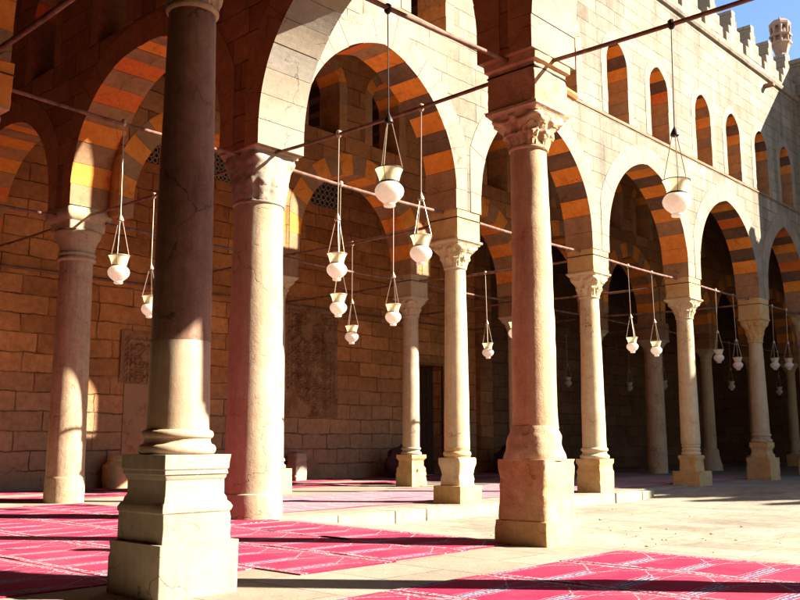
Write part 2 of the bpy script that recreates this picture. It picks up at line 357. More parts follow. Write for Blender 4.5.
# ------------------------------------------------------------------ column parts (local coordinates, foot of the column at the origin)
def capital(z0, z1, r0, half, rows=2, k=8, amp=.06, seed=0, aba=.07, rough=.006, plainbell=False):
    b = MB(); n, mrow = 96, 44
    zt = z1 - aba
    v = []; f = []
    for i in range(mrow + 1):
        t = i / mrow; z = z0 + (zt - z0) * t
        flare = t ** 2.2
        ex = 2 + 5 * t ** 1.5
        base = r0 * (1 + .05 * math.sin(pi * t)) * (1 - flare) + half * .93 * flare
        for j in range(n):
            a = 2 * pi * j / n
            ca, sa = math.cos(a), math.sin(a)
            se = (abs(ca) ** ex + abs(sa) ** ex) ** (-1 / ex)
            rr = base * (1 + (se - 1) * min(1, t * 1.2))
            dz = 0
            if not plainbell:
                for q in range(rows):
                    lo, hi = q * .38, q * .38 + .5
                    if lo <= t <= hi:
                        s_ = (t - lo) / (hi - lo)
                        lf = max(0., math.cos(k / 2 * a * 2 / 2 + q * pi / 2 * 1.0)) if False else abs(math.cos(k / 2 * a + q * pi / 2))
                        lf = max(0., lf - .15 - .55 * s_ ** 4) ** .6
                        curl = (s_ ** 1.4) * (1 if s_ < .82 else max(0, (1 - s_) / .18))
                        rr += amp * lf * (.35 + .9 * curl) + amp * .12 * math.cos(k * 4 * a) * lf
                        if s_ > .6: dz = -.018 * lf
                if t > .72:      # corner volutes and the boss between them
                    c4_ = max(0., abs(math.sin(2 * a)) - .72) / .28
                    s_ = (t - .72) / .28
                    rr += amp * .9 * c4_ * math.sin(pi * min(1, s_ * 1.1))
                    c0 = max(0., abs(math.cos(2 * a)) - .9) / .1
                    rr += amp * .6 * c0 * math.sin(pi * s_)
            kx = noise.noise(Vector((ca * 5 + seed, sa * 5, z * 14))) * rough * 2 + noise.noise(Vector((ca * 16 + seed, sa * 16, z * 50))) * rough
            rr += kx
            v.append((rr * ca, rr * sa, z + dz))
    for i in range(mrow):
        for j in range(n): f.append((i * n + j, i * n + (j + 1) % n, (i + 1) * n + (j + 1) % n, (i + 1) * n + j))
    b.add(v, f)
    b.lathe(dense([(half * .9, zt - .01), (half * .96, zt + aba * .3), (half * 1.03, zt + aba * .55), (half * 1.03, z1)], .02), sec=sq_sec(.012), wob=.008, seed=seed)
    b.lathe(torus_prof(r0 * .98, z0 - .045, z0 + .01, .022), 40)
    return b
def column(name, x, y, z, label, mats, ped=(), base=(), shaft=None, cap=None, block=None, group='columns of the arcades', seed=None, wob=.006, ring=None):
    seed = seed if seed is not None else R.random() * 50
    t = empty(name, (x, y, z), label, 'column', group)
    for prof, mk, rad in ped:
        b = MB(); b.lathe(dense(prof, .035), sec=sq_sec(rad), wob=wob * 1.3, seed=seed); b.build('pedestal' if len(ped) == 1 or prof is ped[-1][0] else 'plinth', M[mk], t, 35)
    if base:
        b = MB(); b.lathe(dense(base[0], .02), 48, wob=wob * base[2] if len(base) > 2 else wob * .6, seed=seed + 3); b.build('base', M[base[1]], t, 35)
    r0, z0, r1, z1 = shaft
    b = MB(); prof = [(r0 + (r1 - r0) * (s ** 1.25), z0 + (z1 - z0) * s) for s in [i / 26 for i in range(27)]]
    b.lathe(prof, 48, wob=wob, seed=seed + 7); sh = b.build('shaft', M[mats[0]], t, 40)
    if ring:
        b = MB(); b.lathe(dense(ring, .03), 48, wob=wob, seed=seed + 9); b.build('foot_ring', M[mats[0]], t, 40)
    if cap is not None: cap.build('capital', M[mats[1]], t, 45)
    if block:
        b = MB(); b.lathe(dense(block, .06), sec=sq_sec(.014), wob=wob * 1.2, seed=seed + 11); b.build('impost_block', M[mats[2]], t, 35)
        zb_ = (block[0][1] + block[-1][1]) / 2 + .1; hb_ = block[1][0] + .006
        b = MB(); b.lathe([(hb_ - .03, zb_), (hb_, zb_ + .002), (hb_ + .002, zb_ + .016), (hb_ - .03, zb_ + .018)], sec=sq_sec(.014)); b.build('iron_band', M['iron'], t, 35)
    return t

# ------------------------------------------------------------------ arcade walls
def arch_curve(x0, a, zs, H, st=.28, n=28):
    r = H - zs - st; c = (r * r - a * a) / (2 * a); rad = a + c
    left = [(x0 - a, zs), (x0 - a, zs + st)]
    th = math.acos(c / rad) if c > -rad else pi
    for i in range(1, n + 1):
        t = th * i / n
        left.append((x0 + c - rad * math.cos(t), zs + st + rad * math.sin(t)))
    left[-1] = (x0, H)
    return left + [(2 * x0 - x, z) for x, z in left[::-1][1:]]
def resample(pts, k):
    ds = [0]
    for p, q in zip(pts, pts[1:]): ds.append(ds[-1] + math.hypot(q[0] - p[0], q[1] - p[1]))
    out = []; j = 0
    for i in range(k + 1):
        d = ds[-1] * i / k
        while j < len(ds) - 2 and ds[j + 1] < d: j += 1
        u = (d - ds[j]) / ((ds[j + 1] - ds[j]) or 1)
        out.append((pts[j][0] + (pts[j + 1][0] - pts[j][0]) * u, pts[j][1] + (pts[j + 1][1] - pts[j][1]) * u))
    return out
def offset(pts, d):
    out = []
    for i, p in enumerate(pts):
        a = pts[max(0, i - 1)]; b = pts[min(len(pts) - 1, i + 1)]
        tx, tz = b[0] - a[0], b[1] - a[1]; l = math.hypot(tx, tz) or 1
        out.append((p[0] - tz / l * d, p[1] + tx / l * d))
    return out
def arcade(name, label, axis, plane, thick, z0, z1, s0, s1, arches, windows, mat, face_in, face_out, stripes, cat='arcade', n_v=19, face_stripes=False, win_v=15, pale=()):
    """axis 'x' or 'y': direction the wall runs; plane: centre of its thickness. arches: (centre, half, springing, crown); windows: (centre, half, sill, top).
    The parts are built in place; the thing's origin lies at the foot of its start."""
    org = (s0, plane, 0) if axis == 'x' else (plane, s0, 0)
    t = empty(name, org, label, cat)
    P = (lambda s, d, z: (s - s0, d, z)) if axis == 'x' else (lambda s, d, z: (d, s - s0, z))
    cu = bpy.data.curves.new('outline', 'CURVE'); cu.dimensions = '2D'; cu.fill_mode = 'BOTH'; cu.extrude = thick / 2
    def spline(pts):
        sp = cu.splines.new('POLY'); sp.points.add(len(pts) - 1); sp.use_cyclic_u = True
        for p, q in zip(sp.points, pts): p.co = (q[0], q[1], 0, 1)
    out = [(s0, z1), (s0, z0)]
    for (c, a, zs, H) in sorted(arches):
        ar = arch_curve(c, a + .05, z0, H + .05)
        out += ar
    out += [(s1, z0), (s1, z1)]
    spline(out)
    for (c, a, zb, zt) in windows:
        spline([(c - a, zb)] + arch_curve(c, a, zt - a * 1.25, zt, .0, 12) + [(c + a, zb)])
    ob = bpy.data.objects.new('outline', cu); COL.objects.link(ob)
    dg = bpy.context.evaluated_depsgraph_get(); me = bpy.data.meshes.new_from_object(ob.evaluated_get(dg))
    v = [P(p.co.x, p.co.z, p.co.y) for p in me.vertices]; f = [tuple(p.vertices) for p in me.polygons]
    bpy.data.objects.remove(ob); bpy.data.curves.remove(cu); bpy.data.meshes.remove(me)
    if axis == 'x': f = [q[::-1] for q in f]
    w = mesh('wall', v, f, M[mat], t)
    mats = [M[face_out], M['v_face2'] if face_out == 'v_face' else M[face_out], M[face_in]] + [M[k] for k in ('v_org', 'v_dark', 'v_tan', 'v_red')]
    rnd = random.Random(hash_name(name)); out_neg = name == 'end_arcade'
    def ring(pname, c, a, zs, H, nv, depth, st, lim, pat):
        b = MB(); curve = arch_curve(c, a, zs, H, st, 40); inner = resample(curve, nv * 4)
        outer = offset(inner, depth)
        outer = [(min(max(x, c - a - lim), c + a + lim), z) for x, z in outer]
        for i in range(nv):
            pr = .006 + rnd.random() * .006
            seg = inner[i * 4:i * 4 + 5]; so = outer[i * 4:i * 4 + 5]
            g = .012
            def sh(q):
                q = list(q); q[0] = (q[0][0] + (q[1][0] - q[0][0]) * g * 3, q[0][1] + (q[1][1] - q[0][1]) * g * 3); q[-1] = (q[-1][0] + (q[-2][0] - q[-1][0]) * g * 3, q[-1][1] + (q[-2][1] - q[-1][1]) * g * 3); return q
            seg, so = sh(seg), sh(so)
            jit = rnd.uniform(-.008, .006)
            seg = offset(seg, jit)
            D = thick / 2 + pr
            col = pat(i, nv, rnd)
            fm = rnd.choice((0, 0, 0, 1))
            vv = [P(x, d, z) for d in (-D, D) for x, z in seg + so]
            m_ = len(seg); n_ = 2 * m_
            F = []; mi = []
            for k in range(m_ - 1):
                F.append((k, k + 1, n_ + k + 1, n_ + k)); mi.append(col)
                F.append((m_ + k, n_ + m_ + k, n_ + m_ + k + 1, m_ + k + 1)); mi.append(fm)
                F.append((k, m_ + k, m_ + k + 1, k + 1)); mi.append(col if face_stripes else (fm if out_neg else 2))
                F.append((n_ + k, n_ + k + 1, n_ + m_ + k + 1, n_ + m_ + k)); mi.append(col if face_stripes else (2 if out_neg else fm))
            F.append((0, n_, n_ + m_, m_)); mi.append(col)
            F.append((m_ - 1, 2 * m_ - 1, n_ + 2 * m_ - 1, n_ + m_ - 1)); mi.append(col)
            if axis == 'y': F = [q[::-1] for q in F]
            base = len(b.v); b.v += vv; b.f += [tuple(base + q for q in g_) for g_ in F]; b.m += mi
        return b.build(pname, mats, t)
    for i, (c, a, zs, H) in enumerate(arches): ring('arch', c, a, zs, H, n_v, .46, .28, .30, (lambda i, n, r: r.choice((0, 0, 1))) if i in pale else stripes)
    for (c, a, zb, zt) in windows: ring('window_arch', c, a - .03, zb + .004, zt - .03, win_v, .24, zt - a * 1.25 - zb, .3, (lambda i, n, r: stripes(i, n, r) if min(i, n - 1 - i) > 3 else r.choice((2, 2, 5))))
    return t, P
def hash_name(s): return sum((i + 1) * ord(ch) for i, ch in enumerate(s))
def stripe(i, n, r):
    k = min(i, n - 1 - i)
    if k < 2: return 5 if r.random() < .6 else 3
    if k % 2: return 4 if r.random() < .8 else 5
    return 6 if r.random() < .25 else 3
def stripe_old(i, n, r):
    k = min(i, n - 1 - i)
    if k % 2: return 6 if r.random() < .35 else 3
    return 5 if r.random() < .7 else 2
def stripe_ochre(i, n, r): return (3 if i % 2 else 5)

def merlon_pts(w=1.16, h=1.14):
    st = 3; pts = [(-w / 2, 0)]
    for i in range(st):
        x = w / 2 * (1 - i / st) ; z = h * (.28 + i * .72 / st)
        x2 = w / 2 * (1 - (i + 1) / st) if i < st - 1 else 0.06
        if i == 0: pts.append((-x, h * .2))
        pts += [(-x - .012, z), (-max(x2, .13), z)]
    pts.append((-.13, h)); 
    return pts + [(-x, z) for x, z in pts[::-1]]
def crenellation(t, P, s_list, d0, d1, z, mat):
    """stepped merlons along the wall top, each its own part"""
    pts = merlon_pts()
    first = None
    for s in s_list:
        n = len(pts); v = [P(x, d, zz) for d in (d0, d1) for x, zz in pts]
        f = [tuple(range(n)), tuple(range(2 * n - 1, n - 1, -1))] + [(k, n + k, n + (k + 1) % n, (k + 1) % n) for k in range(n)]
        base = P(0, 0, 0); off = P(s, 0, 0)
        if first is None:
            o = mesh('merlon', [tuple(a - b for a, b in zip(q, base)) for q in v], f, mat, t); first = o
            bm = bmesh.new(); bm.from_mesh(o.data); bmesh.ops.recalc_face_normals(bm, faces=bm.faces)
            bmesh.ops.bevel(bm, geom=[e for e in bm.edges], offset=.012, segments=1, affect='EDGES'); bm.to_mesh(o.data); bm.free()
        else:
            o = first.copy(); COL.objects.link(o); o.parent = t
        o.location = (off[0], off[1], z + R.uniform(-.03, .03))
def strip(t, P, name, mat, s0, s1, d0, d1, z0, z1, prof=None):
    """a moulding running along the wall: profile as (d, z) points between d0 and d1"""
    pts = prof or [(d0, z0), (d1, z0), (d1, z1), (d0, z1)]
    k = max(2, int((s1 - s0) / .5)); v = []; f = []; n = len(pts)
    for i in range(k + 1):
        s = s0 + (s1 - s0) * i / k
        for d, z in pts:
            q = noise.noise(Vector((s * 1.7, d * 5, z * 5))) * .008
            v.append(P(s, d + q, z + q))
    for i in range(k):
        for j in range(n): f.append((i * n + j, i * n + (j + 1) % n, (i + 1) * n + (j + 1) % n, (i + 1) * n + j))
    f += [tuple(range(n)), tuple(k * n + j for j in range(n))]
    o = mesh(name, v, f, mat, t)
    bm = bmesh.new(); bm.from_mesh(o.data); bmesh.ops.recalc_face_normals(bm, faces=bm.faces); bm.to_mesh(o.data); bm.free()
    return o
def rod(parent, a, b, r=.029, sag=.03):
    org = parent.location
    A = Vector(a) - org; B = Vector(b) - org
    m = MB(); m.tube(A, B, r, 8, 0, sag, 8); return m.build('tie_rod', M['rod'], parent, 50)

# ---- plan (metres): x runs along the near arcade, y along the sunlit facade, the corner pier of the court is at the origin
ZR = 5.06
FY = [0, 4.48, 9.02, 13.54, 18.0, 22.2]
NX = [-5.2, 0.08, 4.7, 9.42, 13.85, 18.45, 23.05, 27.65]
MY = [0, 4.3, 8.57, 12.95, 17.2, 21.06, 25.26, 29.6, 33.9]
WT = .66

# facade in the sun
arF = [((FY[i] + FY[i + 1]) / 2 + (.06 if i == 0 else 0), (FY[i + 1] - FY[i]) / 2 - .35 - (.06 if i == 0 else 0), 5.08, 7.5) for i in range(4)]
arF.append(((18.0 + 21.86) / 2, (21.86 - 18.0) / 2 - .35, 5.08, 7.5))
arF += [(24.6, 1.75, 5.08, 7.5), (29.1, 1.9, 5.08, 7.5), (33.7, 1.9, 5.08, 7.5)]
wF = []
for c0 in ((1.2, 3.42), (5.72, 7.78), (10.02, 12.05), (14.52, 16.45), (18.45, 20.4)):
    wF += [(c, .5, 8.28, 10.2) for c in c0]
fac, PF = arcade('sunlit_arcade', 'long sunlit pale stone arcade with striped arches and stepped battlements along the court', 'y', 0, WT, 5.08, 12.1, -.33, 36.4, arF, wF, 'facade', 'v_in', 'v_face', stripe)
strip(fac, PF, 'string_course', M['umber'], .36, 21.84, .33, .352, 8.2, 8.245)
strip(fac, PF, 'cornice', M['facade'], -.33, 21.84, 0, 0, 0, 0, [(-.3, 12.1), (.33, 12.0), (.40, 12.03), (.43, 12.1), (.42, 12.16), (.34, 12.2), (.34, 12.34), (-.1, 12.34), (-.3, 12.3)])
crenellation(fac, PF, [21.2 - 1.4 * i for i in range(15)], -.16, .34, 12.34, M['facade'])
m = MB(); m.box(.33, .62, 19.1 - .33 + .6, 19.25 - .33 + .6, 11.72, 11.82)
m.build('waterspout', M['umber'], fac, org=(0, 0, 0))

# near arcade, seen from its shaded side
arN = [(-7.5, 1.92, 5.2, 7.3), ((-5.2 + .08) / 2, 2.2, 5.2, 7.48)]
for i in range(1, 7):
    c = (NX[i] + NX[i + 1]) / 2; arN.append((c + (.04 if i == 1 else 0), (NX[i + 1] - NX[i]) / 2 - (.4 if i == 1 else .36), 5.1, 7.5))
wN = [(-8.4, .5, 8.0, 9.8), (-6.13, .5, 8.0, 9.8), (-3.62, .5, 8.0, 9.8), (-1.5, .5, 8.0, 9.8)]
for i in range(1, 7):
    c = (NX[i] + NX[i + 1]) / 2; wN += [(c - 1.05, .5, 8.2, 10.1), (c + 1.05, .5, 8.2, 10.1)]
nea, PN = arcade('shaded_arcade', 'brown stone arcade in shadow whose arches open from the prayer hall onto the court', 'x', 0, .82, 5.1, 12.1, -9.5, 28.0, arN, wN, 'arcade', 'v_in', 'v_face', stripe_old, pale=range(2, 9))

# second row behind the facade
arM = [((MY[i] + MY[i + 1]) / 2 + (.14 if i == 0 else 0), (MY[i + 1] - MY[i]) / 2 - (.5 if i == 0 else .36), 5.08, 7.15) for i in range(8)]
wM = []
for c0 in ((1.2, 3.2), (5.32, 7.33), (9.7, 11.8), (14.0, 16.1), (18.1, 20.1), (22.1, 24.2)): wM += [(c, .5, 7.95, 9.68) for c in c0]
mid, PM = arcade('inner_arcade', 'dim brown arcade with striped arch faces behind the sunlit columns', 'y', -4.76, WT, 5.08, 11.5, .36, 34.2, arM, wM, 'inner', 'v_in', 'v_in', stripe_ochre, n_v=17, face_stripes=True)

# cross arcade that closes the court at its far end
GX = [0.3, 4.8, 9.3, 13.8, 18.3, 22.8, 27.3]
arG = [((GX[i] + GX[i + 1]) / 2, 1.87, 5.08, 7.5) for i in range(6)]
wG = []
for i in range(6):
    c = (GX[i] + GX[i + 1]) / 2; wG += [(c - 1.05, .5, 8.28, 10.2), (c + 1.05, .5, 8.28, 10.2)]
far, PG = arcade('end_arcade', 'tan stone arcade wall in shade meeting the sunlit facade at its far corner', 'x', 22.2, WT + .04, 5.08, 10.7, -.3, 27.6, arG, wG, 'facade', 'v_in', 'v_face', stripe)
b = MB(); b.box(-.3 + .3, 5.6, -.34, .34, 10.7, 13.35); b.box(0, 5.66, -.4, .4, 12.2, 12.3); b.box(0, 5.64, -.38, .38, 13.35, 13.5)
b.build('parapet', M['facade'], far)
crenellation(far, PG, [6.6 + 1.5 * i for i in range(14)], -.16, .16, 10.7, M['facade'])

# near row in the prayer hall
QX = [.28, 4.6, 9.25, 13.85, 18.45]
arQ = [((QX[i] + QX[i + 1]) / 2 + (.04 if i == 0 else 0), (QX[i + 1] - QX[i]) / 2 - (.42 if i == 0 else .38), 5.08, 7.4) for i in range(4)] + [(-7.2, 2.05, 5.08, 7.4), (-2.65, 1.95, 5.08, 7.4)]
hal, PQ = arcade('hall_arcade', 'brown arcade row standing inside the prayer hall with an orange pier', 'x', -4.3, WT, 5.08, 11.5, -9.5, 18.9, arQ, [], 'arcade', 'v_in', 'v_in', stripe_old)

# ------------------------------------------------------------------ rods
for i in range(5):
    a, c = FY[i] + (.42 if i == 0 else .3), FY[i + 1] - .3
    rod(fac, (0, a, ZR), (0, min(c, 21.8), ZR))
for i in range(-1, 6):
    x0 = NX[i + 0] if i >= 0 else -9.5
    x1 = NX[i + 1] if i >= 0 else NX[0]
    if i < 0: x0, x1 = -9.5, NX[0]
    if i != 3: rod(nea, (x0 + .3, 0, ZR + .02), (x1 - .3, 0, ZR), .024)
for i in range(8): rod(mid, (-4.76, MY[i] + .3, ZR - .1), (-4.76, MY[i + 1] - .3, ZR - .1))
for i in (1, 2, 3, 4): rod(mid, (-4.46, MY[i], ZR - .12), (-.3, FY[i], ZR - .1))
for i in range(1, 8): rod(mid, (-9.5, MY[i], ZR - .1), (-5.06, MY[i], ZR - .12))
rod(nea, (-5.2, -.3, ZR), (-5.1, -4.0, ZR))
rod(nea, (.04, -.36, ZR - .02), (.04, -3.96, ZR), .024)
rod(nea, (4.68, -.34, ZR + .02), (4.56, -3.98, ZR), .024)
rod(hal, (.6, -4.3, ZR - .1), (4.25, -4.3, ZR), .03); rod(hal, (4.9, -4.3, ZR), (8.9, -4.3, ZR), .03)
rod(hal, (-9.4, -4.3, ZR), (-.5, -4.3, ZR), .03)
m = MB(); m.tube((4.7 + 9.5, .3, ZR + .03), (4.7 + 9.5, .98, ZR - .02), .05, 7); m.build('timber_stub', M['stub'], nea, 50)
m = MB(); m.box(9.7 + 9.5, 13.6 + 9.5, -.06, .06, 6.2, 7.6)  # unseen panel added in this bay to shade the nearest column
for k in range(9): m.box(9.75 + 9.5 + k * .43, 9.8 + 9.5 + k * .43, -.09, .09, 6.18, 7.5)
m.build('added_shade_screen', M['door'], nea)
for i in range(5): rod(far, (GX[i] + .3, 22.2, ZR), (GX[i + 1] - .3, 22.2, ZR))

# ------------------------------------------------------------------ columns
def ring_base(r, z0, z1):
    h = z1 - z0
    return torus_prof(r * 1.13, z0, z0 + h * .36, r * .12) + [(r * 1.06, z0 + h * .42), (r * 1.02, z0 + h * .55), (r * 1.06, z0 + h * .66)] + torus_prof(r * 1.08, z0 + h * .66, z0 + h * .93, r * .08) + [(r * 1.02, z1)]
blockF = [(.325, 4.56), (.33, 4.64), (.33, 5.09)]
# corner column of the court
column('stone_column', .02, .02, 0, 'thick smooth rose column without pedestal at the corner of the court', ('rose_stone', 'lime', 'lime'),
       shaft=(.385, .34, .35, 4.36), ring=[(.41, -.05), (.415, .2), (.405, .33), (.385, .345)], cap=capital(4.38, 5.14, .36, .41, 1, 12, .035, 3, aba=.07))
# column with red pedestal in the middle
column('stone_column', 4.7, 0, 0, 'red granite column on a tall worn red block beside the crimson carpets', ('granite_red', 'rough_rose', 'red_block'),
       ped=[([(.313, -.05), (.313, .235)], 'ochre', .02), ([(.296, .235), (.29, .5), (.3, .84)], 'red_block', .06)],
       base=([(.325, .83), (.32, .88), (.295, .96), (.275, 1.03), (.27, 1.08), (.245, 1.14), (.236, 1.18)], 'rough_rose', 3.),
       shaft=(.236, 1.15, .192, 4.16), cap=capital(4.16, 4.56, .2, .33, 2, 8, .05, 11), block=[(.31, 4.56), (.31, 5.0), (.345, 5.02), (.345, 5.12)], wob=.013)
# nearest column
column('stone_column', 4.6, -4.27, 0, 'dark red marble column on a pale moulded two tier pedestal', ('marble_dark', 'rough_rose', 'red_block'),
       ped=[([(.317, -.05), (.317, .35)], 'lime', .012),
            ([(.275, .35), (.275, .54), (.283, .55), (.283, .575), (.27, .6), (.255, .615), (.25, .64), (.238, .66), (.238, .76), (.246, .77), (.25, .79), (.262, .8), (.262, .825), (.27, .835), (.27, .93)], 'lime', .006)],
       base=(torus_prof(.24, .93, 1.0, .028) + [(.235, 1.005), (.228, 1.025), (.232, 1.04)] + torus_prof(.23, 1.04, 1.095, .02) + [(.225, 1.1)], 'marble_pale', .2),
       shaft=(.2085, 1.72, .176, 4.22), cap=capital(4.24, 4.8, .18, .33, 2, 8, .05, 21), block=[(.32, 4.8), (.33, 5.09)], wob=.003)
b = MB(); b.lathe([(.219, 1.09), (.216, 1.3), (.2115, 1.6), (.2095, 1.717), (.207, 1.722)], 48, wob=.002, seed=2)
b.build('lower_drum', M['marble_pale'], [o for o in bpy.data.objects if o.name.startswith('stone_column') and (o.location.xy - Vector((4.6, -4.27))).length < .01][0], 40)
column('stone_column', .28, -4.3, 0, 'orange pier column of the hall arcade on a plain shaft', ('granite_red', 'red_block', 'v_org'),
       shaft=(.3, 0, .26, 4.1), cap=capital(4.1, 4.6, .27, .38, 2, 8, .04, 5), block=[(.4, 4.6), (.41, 5.09)])
column('stone_column', -5.2, 0, 0, 'pink granite column without pedestal close to the brown back wall', ('granite_pink', 'rose_stone', 'lime'),
       shaft=(.325, .4, .288, 4.27), ring=[(.335, -.05), (.34, .2), (.335, .43), (.325, .45)],
       cap=None)
t = bpy.data.objects['stone_column.004'] if 'stone_column.004' in bpy.data.objects else None
b = MB(); b.lathe(torus_prof(.3, 4.25, 4.33, .04) + torus_prof(.3, 4.35, 4.42, .03) + [(.3, 4.44), (.33, 4.6), (.4, 4.72), (.41, 4.78), (.36, 4.84)], 48, wob=.01, seed=2)
b.lathe(dense([(.36, 4.8), (.37, 4.95), (.43, 5.0), (.45, 5.1), (.42, 5.21)], .04), sec=sq_sec(.06), wob=.015, seed=4)
b.build('capital', M['rose_stone'], t, 45)
# far supports of the near arcade, to the right of the picture
column('stone_column', NX[3], 0, 0, 'granite column of the near arcade standing along the open court edge', ('granite_pink', 'rough_rose', 'red_block'),
       ped=[([(.313, -.05), (.3, .7)], 'ochre', .02)], base=(ring_base(.25, .7, .95), 'lime'), shaft=(.25, .94, .2, 4.55), cap=capital(4.55, 5.09, .21, .36), group='unseen columns of the near arcade')
for x in NX[4:7]:
    column('stone_column', x, 0, 0, 'granite column of the near arcade standing along the open court edge', ('granite_pink', 'rough_rose', 'red_block'),
           ped=[([(.313, -.05), (.3, .7)], 'ochre', .02)], base=(ring_base(.26, .7, .95), 'lime'), shaft=(.26, .94, .2, 4.2), cap=capital(4.2, 4.6, .21, .33), block=blockF, group='unseen columns of the near arcade')
for x in (9.25, 13.85):
    column('stone_column', x, -4.3, 0, 'granite column of the hall arcade standing deep inside the hall', ('granite_pink', 'rough_rose', 'red_block'),
           ped=[([(.313, -.05), (.3, .7)], 'ochre', .02)], base=(ring_base(.26, .7, .95), 'lime'), shaft=(.26, .94, .2, 4.2), cap=capital(4.2, 4.6, .21, .33), block=blockF, group='unseen columns of the hall arcade')
# facade columns
column('stone_column', 0, 4.48, 0, 'honey marble column on a bulbous base over a square ochre plinth', ('honey', 'honey', 'ochre'),
       ped=[([(.3, -.1), (.3, .29)], 'ochre', .012), ([(.22, .29), (.222, .4), (.21, .44), (.205, .48), (.222, .58), (.245, .66), (.245, .74), (.235, .76)], 'honey', .05)],
       base=([(.235, .75), (.225, .78)] + torus_prof(.215, .78, .87, .028) + [(.215, .89), (.225, .93)], 'ochre', 2.),
       shaft=(.222, .9, .182, 4.1), cap=capital(4.1, 4.56, .19, .35, 2, 8, .045, 31), block=[(.32, 4.56), (.325, 5.09)])
column('stone_column', 0, 9.02, 0, 'yellow marble column on a square stepped pedestal set at the kerb edge', ('honey', 'honey', 'ochre'),
       ped=[([(.28, -.2), (.28, .24)], 'ochre', .01), ([(.28, .24), (.28, .42), (.27, .45), (.262, .47), (.262, .56), (.285, .6), (.285, .68)], 'ochre', .008)],
       base=(ring_base(.245, .68, .92), 'honey'), shaft=(.25, .9, .2, 4.1), cap=capital(4.1, 4.6, .205, .34, 2, 8, .05, 41), block=[(.32, 4.6), (.325, 5.09)])
column('stone_column', 0, 13.54, 0, 'yellow marble column on a low broad plinth past the broken kerb end', ('honey', 'honey', 'ochre'),
       ped=[([(.355, -.15), (.35, .33)], 'ochre', .02), ([(.225, .33), (.225, .42), (.215, .5), (.22, .6), (.245, .64), (.245, .69), (.225, .71)], 'ochre', .03)],
       base=([(.225, .7)] + torus_prof(.215, .71, .79, .02) + torus_prof(.21, .81, .88, .015) + torus_prof(.205, .9, .97, .02) + [(.21, 1.0)], 'honey'),
       shaft=(.232, .98, .195, 4.1), cap=capital(4.1, 4.56, .2, .35, 2, 8, .05, 51), block=[(.32, 4.56), (.325, 5.09)])
column('stone_column', 0, 18.0, 0, 'shaded stone column on a tall cubic plinth near the far corner of the court', ('rose_stone', 'ochre', 'ochre'),
       ped=[([(.345, -.15), (.34, .6)], 'ochre', .02), ([(.26, .6), (.26, .66), (.22, .74), (.22, .82), (.26, .9), (.26, 1.02)], 'ochre', .02)],
       base=(ring_base(.23, 1.02, 1.27), 'rose_stone'), shaft=(.235, 1.25, .185, 3.85), cap=capital(3.86, 4.5, .19, .34, 3, 10, .03, 61), block=[(.32, 4.5), (.325, 5.09)])
column('stone_column', -.02, 22.2, 0, 'rose stone corner column where the sunlit facade meets the end wall', ('rose_stone', 'rose_stone', 'lime'),
       ped=[([(.38, -.15), (.38, .5)], 'ochre', .02)], base=(ring_base(.29, .5, .8), 'rose_stone'), shaft=(.29, .78, .26, 4.1), cap=capital(4.1, 5.09, .27, .42, 2, 8, .03, 71))
for x in GX[1:6]:
    column('stone_column', x, 22.2, 0, 'stone column of the end arcade across the court', ('rose_stone', 'ochre', 'ochre'),
           ped=[([(.313, -.15), (.3, .7)], 'ochre', .02)], base=(ring_base(.26, .7, .95), 'lime'), shaft=(.26, .94, .2, 4.2), cap=capital(4.2, 4.6, .21, .33), block=blockF, group='unseen columns of the end arcade')
# second row
midspec = {1: ('rose', 'slim column of the inner arcade hidden behind the thick corner column'),
           2: ('x', 'slim rose column on a moulded pale pedestal in front of the dark doorway'),
           3: ('rose', 'dim column of the inner arcade glimpsed behind the red granite column'),
           4: ('rose', 'dim column of the inner arcade standing behind the second facade column'),
           5: ('thick', 'stout plain column in deep shade between the second and third facade columns'),
           6: ('cone', 'slim shaded column with flared cone base just past the third facade column'),
           7: ('rose', 'shaded column of the inner arcade standing behind the fourth facade column'),
           8: ('rose', 'last dim column of the inner arcade near the dark end wall')}
for i in range(1, 9):
    kind, lab = midspec[i]
    if kind == 'x':
        column('stone_column', -4.76, MY[i], 0, lab, ('rose_stone', 'rose_stone', 'rose_stone'),
               ped=[([(.265, -.05), (.26, .3), (.25, .33)], 'ochre', .01), ([(.25, .33), (.25, .42), (.215, .48), (.215, .6), (.26, .66), (.26, .74)], 'ochre', .01)],
               base=(ring_base(.205, .74, .92), 'lime'), shaft=(.208, .9, .185, 4.1), cap=capital(4.1, 4.55, .19, .31, 2, 8, .045, 81), block=[(.3, 4.55), (.31, 5.09)])
    elif kind == 'thick':
        column('stone_column', -4.76, MY[i], 0, lab, ('granite_pink', 'rose_stone', 'umber'), shaft=(.33, -.03, .3, 4.1), cap=capital(4.1, 4.5, .3, .42, plainbell=True), block=[(.42, 4.5), (.42, 5.09)])
    elif kind == 'cone':
        column('stone_column', -4.76, MY[i], 0, lab, ('rose_stone', 'rose_stone', 'umber'), base=([(.42, -.03), (.38, .25), (.36, .3), (.3, .55), (.29, .75), (.24, .8)], 'rose_stone'),
               shaft=(.23, .8, .2, 4.1), cap=capital(4.1, 4.5, .2, .33, plainbell=True), block=[(.34, 4.5), (.34, 5.09)])
    else:
        column('stone_column', -4.76, MY[i], 0, lab, ('rose_stone', 'rose_stone', 'umber'), ped=[([(.3, -.05), (.29, .5)], 'ochre', .02)],
               base=(ring_base(.22, .5, .72), 'rose_stone'), shaft=(.22, .7, .2, 4.1), cap=capital(4.1, 4.5, .2, .33, 2, 8, .04, i), block=[(.33, 4.5), (.33, 5.09)])

